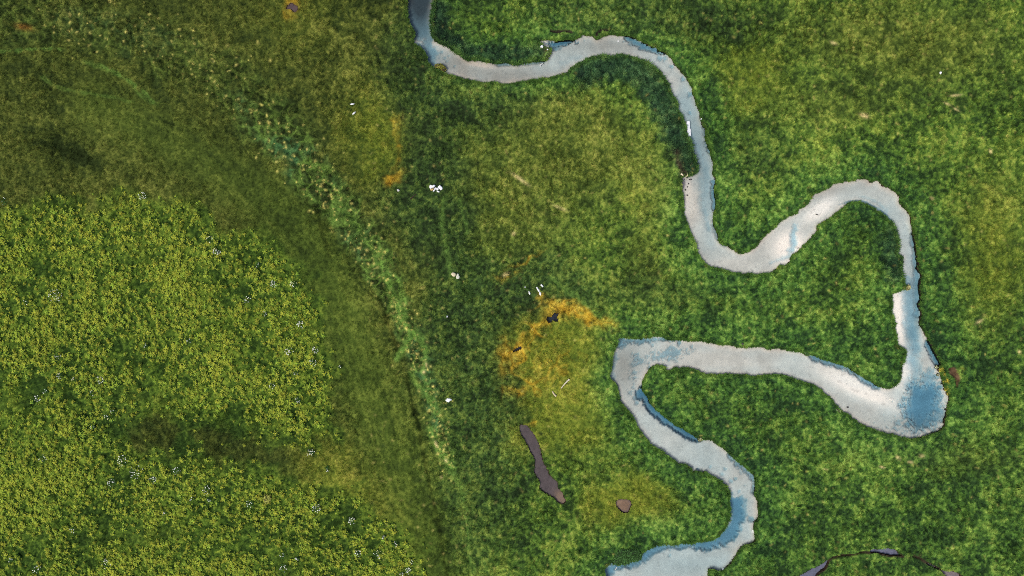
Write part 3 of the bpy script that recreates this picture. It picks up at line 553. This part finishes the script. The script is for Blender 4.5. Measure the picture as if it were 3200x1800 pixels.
for a in [
 (452,613,13,34,'dense white-flowered herb standing alone above the upper edge of the flower field',.25),
 (20,630,12,7,'sparse white-flowered herb at the left photo edge on the upper rim of the flower field'),
 (657,750,12,15,'half-open white-flowered herb just above a bright oval one at the field\'s upper right',.2),
 (682,784,13,30,'bright oval white-flowered herb below a sparser one at the field\'s upper right'),
 (180,924,22,46,'widest white-flowered herb, a broad loose cluster in the left of the flower field'),
 (84,945,8,5,'tiny row of white flowers left of the widest white-flowered herb'),
 (775,936,12,18,'scattered white-flowered herb in a dark hollow inside the right part of the flower field'),
 (809,827,10,8,'faint white-flowered herb among yellow clumps, up and left of two bright white ones'),
 (854,888,12,26,'bright white-flowered herb, left one of a side-by-side pair at the field\'s right edge'),
 (920,889,11,20,'white-flowered herb, right one of a side-by-side pair at the field\'s right edge',.2),
 (829,981,8,9,'small pale white-flowered herb below the side-by-side pair of bright ones',.2),
 (942,1014,13,34,'round pale-cream white-flowered herb against the green right rim of the flower field',.35),
 (908,1096,14,30,'white-flowered herb with heads round a dark centre in the right of the flower field'),
 (986,1093,12,24,'crescent-shaped white-flowered herb on the right rim of the flower field'),
 (981,1132,12,22,'cream white-flowered herb directly below a crescent-shaped one on the field\'s right rim',.35),
 (1062,1146,5,5,'tiny cream-flowered herb outside the right rim of the flower field',.4),
 (929,1165,7,8,'faint small white-flowered herb near the middle of the field\'s right rim'),
 (854,1202,11,11,'dim greenish white-flowered herb in the lower right of the upper flower field'),
 (933,1248,9,13,'small bright white-flowered herb at the lower right of the upper flower field'),
 (185,1115,13,9,'loose white-flowered herb among yellow clumps in the left middle of the flower field',.2),
 (459,1080,6,3,'three stray white flower heads in the middle of the flower field'),
 (594,1066,9,6,'few scattered white flower heads in the green middle of the flower field'),
 (193,1173,9,14,'white-flowered herb left of a small cream one at the field\'s dark lower hollow'),
 (236,1184,7,8,'small cream-flowered herb between two white ones near the dark hollow',.5),
 (319,1186,13,26,'bright white-flowered herb at the top of the dark hollow inside the flower field'),
 (143,1222,8,9,'pale white-flowered herb above a brighter one in the left of the dark hollow'),
 (120,1245,11,18,'bright white-flowered herb at the far left of the dark hollow'),
 (290,1228,9,5,'few white flower heads below the bright herb of the dark hollow'),
 (356,1283,7,7,'small white-flowered herb above a greener one in the smooth dark hollow'),
 (338,1303,8,9,'small greenish white-flowered herb low in the smooth dark hollow',.3),
 (295,1333,7,5,'faint few white heads at the lower rim of the dark hollow'),
 (388,1438,18,48,'largest dense white-flowered herb of the lower flower field',.25),
 (432,1472,22,36,'broad trailing white-flowered herb to the right of the largest dense one'),
 (350,1508,15,24,'elongated white-flowered herb below and left of the largest dense one',.3),
 (482,1496,11,24,'compact bright white-flowered herb beside a dark gap right of the trailing one'),
 (556,1470,12,22,'sparkling white-flowered herb at the upper right of the lower flower field'),
 (140,1431,12,12,'loose white-flowered herb in the far upper left of the lower flower field'),
 (649,1530,17,22,'widely scattered white-flowered herb in the centre right of the lower flower field'),
 (655,1558,8,9,'small white-flowered herb just under a widely scattered one'),
 (602,1555,6,7,'tiny white-flowered herb left of a widely scattered one'),
 (783,1571,13,20,'dim bluish white-flowered herb beside a pale yellow-green bush'),
 (519,1598,8,7,'few white heads in the middle of the lower flower field'),
 (233,1651,11,9,'faint loose white-flowered herb in the left of the lower flower field'),
 (338,1757,15,20,'loose white-flowered herb close to the bottom photo edge, left of centre of the field'),
 (118,1775,15,24,'white-flowered herb nearest the bottom left corner of the photo'),
 (37,1747,8,8,'small faint white-flowered herb above the bottom left corner'),
 (973,1412,12,34,'neat round ring of cream white flowers on the olive slope outside the field',.5),
 (1024,1463,9,9,'faint white-flowered herb right of the dark hollow, below a round cream one'),
 (992,1585,15,30,'tall dim white-flowered herb on a dark gap in the lower right of the flower field'),
 (1100,1625,12,30,'brightest compact white-flowered herb at the lower right rim of the flower field'),
 (1200,1676,6,8,'small white-flowered herb on the green rim right of the brightest compact one'),
 (1237,1698,10,9,'loose white-flowered herb on the lower right rim of the flower field'),
 (1119,1724,11,24,'bright white-flowered herb below the brightest compact one'),
 (1184,1729,14,24,'broad greenish white-flowered herb right of a bright one near the field\'s lower rim',.3),
 (889,1772,14,20,'white-flowered herb in a dark grassy gap near the bottom photo edge'),
 (930,1746,7,10,'small white-flowered herb up and right of one in the dark grassy gap'),
 (883,1735,11,8,'loose few white heads above the herb in the dark grassy gap'),
 (1279,1779,10,26,'bright upright white-flowered herb at the bottom right end of the flower field'),
 (1256,1794,10,18,'white-flowered herb cut by the bottom photo edge at the field\'s right end'),
 (1287,1750,9,9,'faint white-flowered herb above the bright one at the field\'s bottom right end')]: white_herb(*a)

# ------------------------------------------------------------------ rocks, turf, wood, birds
import bmesh
def rock_mesh(name, outline, hgt, col, seed, mat=M_stone, base=-.06):
    """outline: closed list of (x,y) metres; a domed stone with that plan, real height and uneven top"""
    r = np.random.default_rng(seed); o = crom(np.array(outline, float), 4, True); n = len(o); c = o.mean(0); vs = []; fs = []
    rings = [(1.0, base), (1.0, hgt*.45), (.9, hgt*.78), (.62, hgt*.96), (.3, hgt)]
    for s, z in rings:
        for k in range(n): vs.append((*(c+(o[k]-c)*s*(1+r.normal(0, .012))), z+r.normal(0, hgt*.03)*(z > 0)))
    vs.append((*c, hgt*.98)); T = len(vs)-1
    area = np.sum(o[:, 0]*np.roll(o[:, 1], -1)-np.roll(o[:, 0], -1)*o[:, 1])
    for j in range(len(rings)-1):
        for k in range(n):
            a, b = j*n+k, j*n+(k+1) % n; q = (a, b, b+n) , (a, b+n, a+n); fs += list(q)
    L = (len(rings)-1)*n
    for k in range(n): fs.append((L+k, L+(k+1) % n, T))
    fs = np.array(fs)
    if area < 0: fs = fs[:, ::-1]
    vs = np.array(vs); cc = np.asarray(col)*np.ones((len(vs), 1))*(1+r.normal(0, .03, (len(vs), 1)))
    return new_mesh(name, vs, fs, np.clip(cc, 0, .92), mat, True)
def rock(px_outline, hgt, col, label, seed, name='white_stone', cat='stone', group=None, z=None, mat=M_stone):
    o = np.array(px_outline, float); c = o.mean(0); loc = np.stack([(o[:, 0]-c[0])*U, -(o[:, 1]-c[1])*U], -1)
    zz = float(samp(np.where(LAND, Z, np.maximum(Z, ZW-.05)), np.array([c[0]]), np.array([c[1]]))[0]) if z is None else z
    ob = link(name, rock_mesh(name, loc, hgt, col, seed, mat), None, (wx(c[0]), wy(c[1]), zz)); return tag(ob, label, cat, group)
def ov_px(x, y, a, b, ang=0, n=8, seed=0, jit=.12):
    r = np.random.default_rng(seed); A = math.radians(ang); out = []
    for k in range(n):
        t_ = 6.283*k/n; s = 1+r.normal(0, jit); u, v = a*math.cos(t_)*s, b*math.sin(t_)*s; out.append((x+u*math.cos(A)-v*math.sin(A), y+u*math.sin(A)+v*math.cos(A)))
    return out
WH = (.84, .84, .83); K = 80/2576
gA = lambda L: [(1325+K*a, 560+K*b) for a, b in L]
GR1 = 'white stones in the heap on the dark grass'
rock(gA([(580,640),(700,580),(880,640),(1030,570),(1150,640),(1050,800),(850,890),(650,970),(560,850)]), .30, WH, 'largest white stone with an orange lichen skirt, left end of the stone heap', 1, group=GR1)
rock(gA([(1400,800),(1520,660),(1640,610),(1720,700),(1830,790),(1900,930),(1850,1050),(1680,1120),(1560,980)]), .34, WH, 'rounded white stone at the right end of the stone heap', 2, group=GR1)
rock(gA([(1090,850),(1240,830),(1260,980),(1130,1080),(1030,1230),(880,1210),(1000,1060)]), .22, (.72,.73,.74), 'long grey-white stone slanting in the middle of the stone heap', 3, group=GR1)
rock(gA([(1280,880),(1430,860),(1490,990),(1440,1120),(1320,1130),(1250,1010)]), .24, (.76,.79,.79), 'bluish white stone between the long one and the rounded one of the heap', 4, group=GR1)
rock(gA([(1260,1180),(1400,1180),(1540,1220),(1590,1310),(1480,1350),(1330,1280)]), .18, (.78,.81,.74), 'flat white stone at the bottom of the stone heap', 5, group=GR1)
rock(gA([(620,1000),(820,960),(960,900),(980,980),(860,1140),(680,1130)]), .14, (.52,.36,.14), 'orange-brown lichened stone under the largest white stone of the heap', 6, 'lichened_stone', group=GR1)
gB = lambda L: [(1640+K*a, 880+K*b) for a, b in L]; GR2 = 'white stones in the scattered row above the orange grass'
rock(gB([(380,960),(440,950),(560,1150),(540,1290),(470,1310),(390,1180)]), .22, (.78,.79,.75), 'drop-shaped white stone, leftmost of the scattered row', 11, group=GR2)
rock(gB([(1150,580),(1240,540),(1330,660),(1420,820),(1400,920),(1330,930),(1240,820)]), .22, WH, 'slim white stone forming the upper part of the broken bar in the scattered row', 12, group=GR2)
rock(gB([(1370,870),(1450,800),(1500,1000),(1400,1050),(1340,980)]), .16, (.66,.68,.66), 'small grey-white stone wedged in the middle of the broken bar', 13, group=GR2)
rock(gB([(1460,1060),(1570,1040),(1650,1190),(1620,1390),(1520,1360),(1450,1250)]), .24, WH, 'oval white stone at the lower end of the broken bar in the scattered row', 14, group=GR2)
rock(gB([(1570,360),(1690,250),(1800,370),(1890,470),(1770,570),(1680,470)]), .24, (.80,.82,.79), 'blocky white stone, uppermost right of the scattered row', 15, group=GR2)
K2 = 60/2484; gC = lambda L: [(1370+K2*a, 1230+K2*b) for a, b in L]
rock(gC([(930,810),(1040,640),(1160,520),(1340,570),(1600,610),(1770,720),(1720,850),(1510,880),(1490,980),(1350,1090),(1140,1040),(990,920)]), .30, (.86,.86,.86), 'lone white notched boulder on dark green grass below the hummocks', 21, 'white_boulder', 'boulder')
rock(ov_px(1418,858,7.5,6,20,9,31), .25, (.62,.54,.36), 'tan rounded boulder, left one of two near the middle of the meadow', 31, 'tan_boulder', 'boulder')
rock(ov_px(1431,864,6,8,10,9,32), .22, (.60,.60,.48), 'pale lichened boulder touching the tan one on its right', 32, 'pale_boulder', 'boulder')
rock(ov_px(1397,989,3.2,2.8,0,8,33), .14, WH, 'single tiny white stone on olive grass left of the orange pond', 33)
rock(ov_px(2940,227,3.4,3.6,0,8,34), .16, WH, 'single tiny white stone alone in the upper right meadow', 34)
rock(ov_px(1245,595,4.5,3.5,30,8,35), .12, (.62,.60,.58), 'dull grey-white stone left of the white stone heap', 35)
rock(ov_px(1641,897,2,2,0,8,37), .10, WH, 'tiny white pebble left of the scattered row of white stones', 37)
for k, (x, y, a, b, an, hh, lab) in enumerate([(1693,147,5,4.5,-30,.22,'brightest white stone on the weedy spit of the upper river bend'),(1706,146,2,2,0,.12,'tiny white stone on wet gravel right of the brightest spit stone'),(1711,156,2.6,2,40,.14,'small white stone at the weed edge of the spit'),(2191,372,2.6,1.8,35,.12,'small white stone at the right bank opposite the two slabs'),(2262,1781,3.5,3,0,.2,'white stone on the dark lower bank at the bottom of the river'),(2356,1662,2.5,5,-10,.16,'pale stone against the right bank of the lowest bend'),(1933,126,2,2,0,.08,'tiny white pebble in the upper river bend')]):
    rock(ov_px(x, y, a, b, an, 8, 50+k), hh, WH, lab, 50+k)
rock(ov_px(2790,1249,7,4.5,-10,9,61), .10, (.62,.61,.54), 'pale flat submerged stone at the tip of the sand tongue by the blue pool', 61, 'pale_stone', z=ZW-.06)
for k, (x, y, a, b, lab) in enumerate([(2161,560,3,2.4,'dark stone, right one of a pair on the sand bar head'),(2156,560,2,2.2,'small dark stone, left one of a pair on the sand bar head'),(2153,573,2,2.6,'dark lump on the sand bar below the pair'),(2150,583,2.4,1.8,'flat dark lump in the middle of the sand bar'),(2143,592,3.6,3,'largest dark lump beside the grey silt of the sand bar'),(2149,609,2,3.6,'slim dark lump lowest on the sand bar'),(2141,559,1.6,1.6,'smallest dark stone at the top of the sand bar'),(2428,707,3.4,2.8,'dark stone on the upper grass edge of the wide sandy reach'),(2161,450,3,3,'dark stone at the left bank just below the two slabs'),(2319,1074,3,3,'round dark stone on the upper bank of the long straight reach'),(2652,1274,2.4,2.2,'dark pebble in the water of the lower right reach')]):
    rock(ov_px(x, y, a, b, 20*k, 7, 80+k), .09 if k < 8 else .2, (.055,.052,.05), lab, 80+k, 'dark_stone', group='dark stones by the river')
# two slabs in the river
def slab(cxp, cyp, wp, lp, ang, label, seed):
    r = np.random.default_rng(seed); bm = bmesh.new(); bmesh.ops.create_cube(bm, size=1)
    for v in bm.verts: v.co.x *= wp*U; v.co.y *= lp*U; v.co.z *= .34
    bmesh.ops.bevel(bm, geom=list(bm.edges), offset=.06, segments=3, affect='EDGES', profile=.6)
    bmesh.ops.subdivide_edges(bm, edges=[e for e in bm.edges if e.calc_length() > .3], cuts=4, use_grid_fill=True)
    for v in bm.verts: v.co += Vector(r.normal(0, .006, 3))
    me = bpy.data.meshes.new('slab'); bm.to_mesh(me); bm.free()
    a = me.color_attributes.new('Col', 'FLOAT_COLOR', 'POINT')
    for i, v in enumerate(me.vertices): a.data[i].color = (.78, .80, .82, 1) if v.co.z > -.02 else (.30, .33, .35, 1)
    me.materials.append(M_conc); o = link('concrete_slab', me, None, (wx(cxp), wy(cyp), ZW+.02), (0, 0, math.radians(ang))); tag(o, label, 'slab', 'pale slabs lying end to end in the river')
K3 = 96/1546
slab(2110+K3*670, 355+K3*560, 10.5, 24, 2, 'upper pale oblong slab lying end to end with another in the river', 5)
slab(2110+K3*715, 355+K3*945, 10.5, 23, 4, 'lower pale oblong slab with a rusty corner, end to end in the river', 6)
# turf blocks and bushes: a mound mesh with a coat of leaves
def turf(name, outline, hgt, leafc, label, cat, seed, leafs=160, leaf=.14, z=None, rim=None, base=(.05, .034, .022)):
    o = np.array(outline, float); c = o.mean(0); r = np.random.default_rng(seed); loc = np.stack([(o[:, 0]-c[0])*U, -(o[:, 1]-c[1])*U], -1)
    zz = float(samp(Z, np.array([c[0]]), np.array([c[1]]))[0]) if z is None else z
    root = link(name, None, None, (wx(c[0]), wy(c[1]), zz)); root.empty_display_size = .3; tag(root, label, cat)
    link('soil_base', rock_mesh('soil_base', loc, hgt, base, seed, M_stone, -.15), root)
    oc = crom(loc, 4, True); cen, cols = [], []; m = loc.mean(0)
    for k in range(leafs):
        p = oc[r.integers(len(oc))]; s = math.sqrt(r.random()); q = m+(p-m)*s*1.03
        cen.append((q[0], q[1], hgt*(1-.5*s**3)+r.uniform(0, .09)))
        cc = np.array(leafc)*r.choice([.35, .7, 1.0, 1.6])*r.uniform(.8, 1.2)
        if rim is not None and s > .85 and r.random() < .6: cc = np.array(rim)*r.uniform(.7, 1.2)
        cols += [cc]*3
    lv = tri_pack(cen, leaf, r, .6)
    link('grass_top', new_mesh('grass_top', lv, np.arange(len(lv)).reshape(-1, 3), np.array(cols), M_herb, False), root)
K4 = 100/1811; q4 = lambda L: [(1340+K4*a, 180+K4*b) for a, b in L]
turf('turf_island', q4([(340,560),(360,400),(480,340),(680,350),(850,440),(950,560),(980,680),(900,770),(760,770),(690,680),(640,620),(520,580)]), .50, (.26,.27,.05), 'bean-shaped bright yellow-green turf island fallen off the upper left bank', 'turf block', 201, 260, .13, ZW)
K5 = 160/2318; q5 = lambda L: [(1880+K5*a, 1700+K5*b) for a, b in L]
turf('sedge_bush', q5([(540,880),(520,740),(620,520),(720,350),(900,230),(1250,230),(1600,250),(1750,380),(1800,520),(1740,680),(1560,730),(1380,720),(1200,830),(950,890),(700,920)]), .62, (.055,.125,.035), 'dark green sedge bush leaning over the water at the bottom of the river', 'bush', 202, 1500, .17, -.25, base=(.02, .038, .014))
turf('turf_clump', ov_px(2522,1106,8,6,10,9,203), .45, (.08,.17,.05), 'green turf clump with a pale root face sticking out of the upper bank', 'turf block', 203, 120, .12, ZW, (.5,.5,.36))
turf('turf_clump', ov_px(2188,1373,7,6,0,9,204), .42, (.36,.38,.18), 'pale yellowish turf clump standing at the inner bank above the lowest bend', 'turf block', 204, 90, .12, ZW)
turf('straw_tuft', ov_px(2838,898,7,7,40,9,205), .45, (.42,.40,.17), 'straw-yellow grass tuft on the tip of the sedge spit by the right reach', 'grass tuft', 205, 110, .15, ZW)
turf('turf_clump', ov_px(2622,1283,9,6,30,9,206), .40, (.16,.24,.08), 'turf clump with pale straws slipping from the lower right bank', 'turf block', 206, 90, .12, ZW, (.6,.6,.5))
turf('weed_clump', ov_px(1708,172,9,14,15,10,207), .35, (.10,.16,.05), 'broad-leaved weed clump on the spit of the upper river bend', 'weed', 207, 150, .16, -.15, (.26,.22,.06))
turf('yellow_bush', ov_px(837,1558,12,14,0,9,208), .35, (.42,.44,.10), 'palest yellow-green bush standing out in the lower flower field', 'bush', 208, 150, .17)
for k, (x, y, lab) in enumerate([(2938,1157,'orange-yellow grass tuft at the top of the crumbling bank by the blue pool'),(2949,1170,'bright yellow grass tuft, second from the top on the crumbling bank'),(2951,1192,'largest yellow grass tuft in the middle of the crumbling bank'),(2957,1217,'pale yellow grass tuft low on the crumbling bank'),(2964,1230,'lowest small yellow tuft of the crumbling bank')]):
    turf('yellow_grass_tuft', ov_px(x, y, 5, 6, 20, 8, 220+k), .22, (.52,.44,.07), lab, 'grass tuft', 220+k, 60, .13, -.2)
for k, (x, y, a, lab) in enumerate([(2930,1148,4.5,'ring-shaped pale weed tuft in the water at the crumbling bank'),(2935,1172,4,'small pale weed tuft in the water left of the yellow bank grass')]):
    turf('water_weed', ov_px(x, y, a, a, 0, 8, 240+k), .12, (.36,.38,.22), lab, 'water weed', 240+k, 45, .10, ZW-.05)
# driftwood
def stick(name, pts, r0, label, cat, col, seed):
    p = crom(np.array(pts, float), 4); r = np.random.default_rng(seed); n = len(p); vs = []; fs = []; g = 7
    z = samp(Z, p[:, 0], p[:, 1]); z = np.where(samp(LAND, p[:, 0], p[:, 1]), z, np.maximum(z, ZW)); z = np.full(n, np.median(z))+.05
    w = np.stack([wx(p[:, 0]), wy(p[:, 1]), z+.06], -1)-np.array([wx(p[0, 0]), wy(p[0, 1]), 0])
    for i in range(n):
        d = w[min(i+1, n-1)]-w[max(i-1, 0)]; d /= np.linalg.norm(d); s = np.array([-d[1], d[0], 0]); s /= np.linalg.norm(s)+1e-9
        rr = r0*(1-.55*i/n)*(1+r.normal(0, .06))
        for k in range(g): a = 6.283*k/g; vs.append(w[i]+s*math.cos(a)*rr+np.array([0, 0, math.sin(a)*rr]))
    for i in range(n-1):
        for k in range(g): a, b = i*g+k, i*g+(k+1) % g; fs += [(a, b, b+g), (a, b+g, a+g)]
    for e in (0, (n-1)*g):
        for k in range(1, g-1): fs.append((e, e+k, e+k+1))
    vs = np.array(vs); me = new_mesh(name, vs, np.array(fs), np.asarray(col)*(1+r.normal(0, .06, (len(vs), 1))), M_wood)
    return tag(link(name, me, None, (wx(p[0, 0]), wy(p[0, 1]), 0)), label, cat)
stick('driftwood', [(1779,1185),(1771,1192),(1762,1202),(1753,1213)], .13, 'long bleached branch lying slantwise on the yellow lawn left of the river', 'driftwood', (.62,.56,.42), 1)
stick('driftwood', [(1738,1238),(1731,1231),(1726,1222)], .16, 'short tan stump of wood below the long bleached branch', 'driftwood', (.52,.44,.28), 2)
stick('driftwood', [(2127,543),(2131,546),(2135,549)], .17, 'cream chunk of driftwood at the head of the sand bar', 'driftwood', (.78,.68,.46), 3)
stick('driftwood', [(2141,552),(2147,550),(2148,543)], .11, 'curved cream driftwood stick right of the cream chunk', 'driftwood', (.72,.66,.36), 4)
stick('driftwood', [(1688,205),(1691,200),(1697,196)], .12, 'short pale log half under water below the weedy spit', 'driftwood', (.66,.68,.66), 5)
stick('driftwood', [(2551,669),(2554,670),(2560,672)], .06, 'thin dark stick lying in the wide sandy reach', 'driftwood', (.08,.07,.06), 6)
stick('driftwood', [(1283,623),(1292,614),(1300,607)], .10, 'dark short log on the grass below the white stone heap', 'driftwood', (.05,.035,.025), 7)
stick('driftwood', [(1922,1782),(1926,1778),(1929,1773)], .06, 'tiny white stick in the water below the sedge bush', 'driftwood', (.78,.76,.66), 8)
# birds at rest
def bird(x, y, ang, label):
    r = []; L = .56
    prof = [(-.30,.012,.10),(-.24,.035,.11),(-.14,.065,.13),(-.02,.105,.14),(.09,.118,.14),(.17,.100,.145),(.215,.072,.16),(.25,.056,.20),(.275,.060,.225),(.30,.050,.23),(.318,.022,.225)]
    g = 12; vs = []; fs = []
    for xx, rr, zc in prof:
        for k in range(g):
            a = 6.283*k/g; vs.append((xx, rr*math.cos(a), zc+rr*.9*math.sin(a)))
    for i in range(len(prof)-1):
        for k in range(g): a, b = i*g+k, i*g+(k+1) % g; fs += [(a, b+g, b), (a, a+g, b+g)]
    for e in (0, (len(prof)-1)*g):
        for k in range(1, g-1): fs.append((e, e+k, e+k+1))
    vs = np.array(vs); z = float(samp(Z, np.array([x]), np.array([y]))[0])
    root = link('white_bird', None, None, (wx(x), wy(y), z+.02), (0, 0, math.radians(ang))); root.empty_display_size = .2
    tag(root, label, 'bird', 'white birds on the olive grass')
    link('body', new_mesh('body', vs, np.array(fs), np.full((len(vs), 3), .86), M_feather), root)
    for s in (1, -1):
        wv = np.array([(.14, .07*s, .21), (.02, .115*s, .205), (-.14, .09*s, .175), (-.33, .02*s, .135), (-.12, .02*s, .215), (.08, .025*s, .25), (.02, .13*s, .15), (-.14, .10*s, .14)])
        link('wing', new_mesh('wing', wv, np.array([(0,1,5),(1,4,5),(1,2,4),(2,3,4),(1,6,2),(6,7,2),(2,7,3)]), np.full((8, 3), .80), M_feather, False), root)
    bv = np.array([(.312,.014,.226),(.312,-.014,.226),(.312,0,.242),(.312,0,.214),(.365,0,.222)])
    link('bill', new_mesh('bill', bv, np.array([(0,2,4),(2,1,4),(1,3,4),(3,0,4)]), np.tile((.55,.36,.05), (5, 1)), M_stone, False), root)
    lv, lf = [], []
    for s in (1, -1):
        b = len(lv)
        for zz in (-.04, .06):
            for k in range(5): lv.append((.03+.009*math.cos(1.257*k), .04*s+.009*math.sin(1.257*k), zz))
        lf += [(b+k, b+(k+1) % 5, b+5+(k+1) % 5) for k in range(5)]+[(b+k, b+5+(k+1) % 5, b+5+k) for k in range(5)]
        tl = link('leg', new_mesh('leg', np.array(lv[b:]), np.array([[i-b for i in q] for q in lf[-10:]]), np.tile((.45,.25,.06), (10, 1)), M_stone), root)
bird(1101.5,325.5,188,'upper of two white birds at rest, lying level on the olive grass')
bird(1107,354,222,'lower of two white birds at rest, tilted on the olive grass')
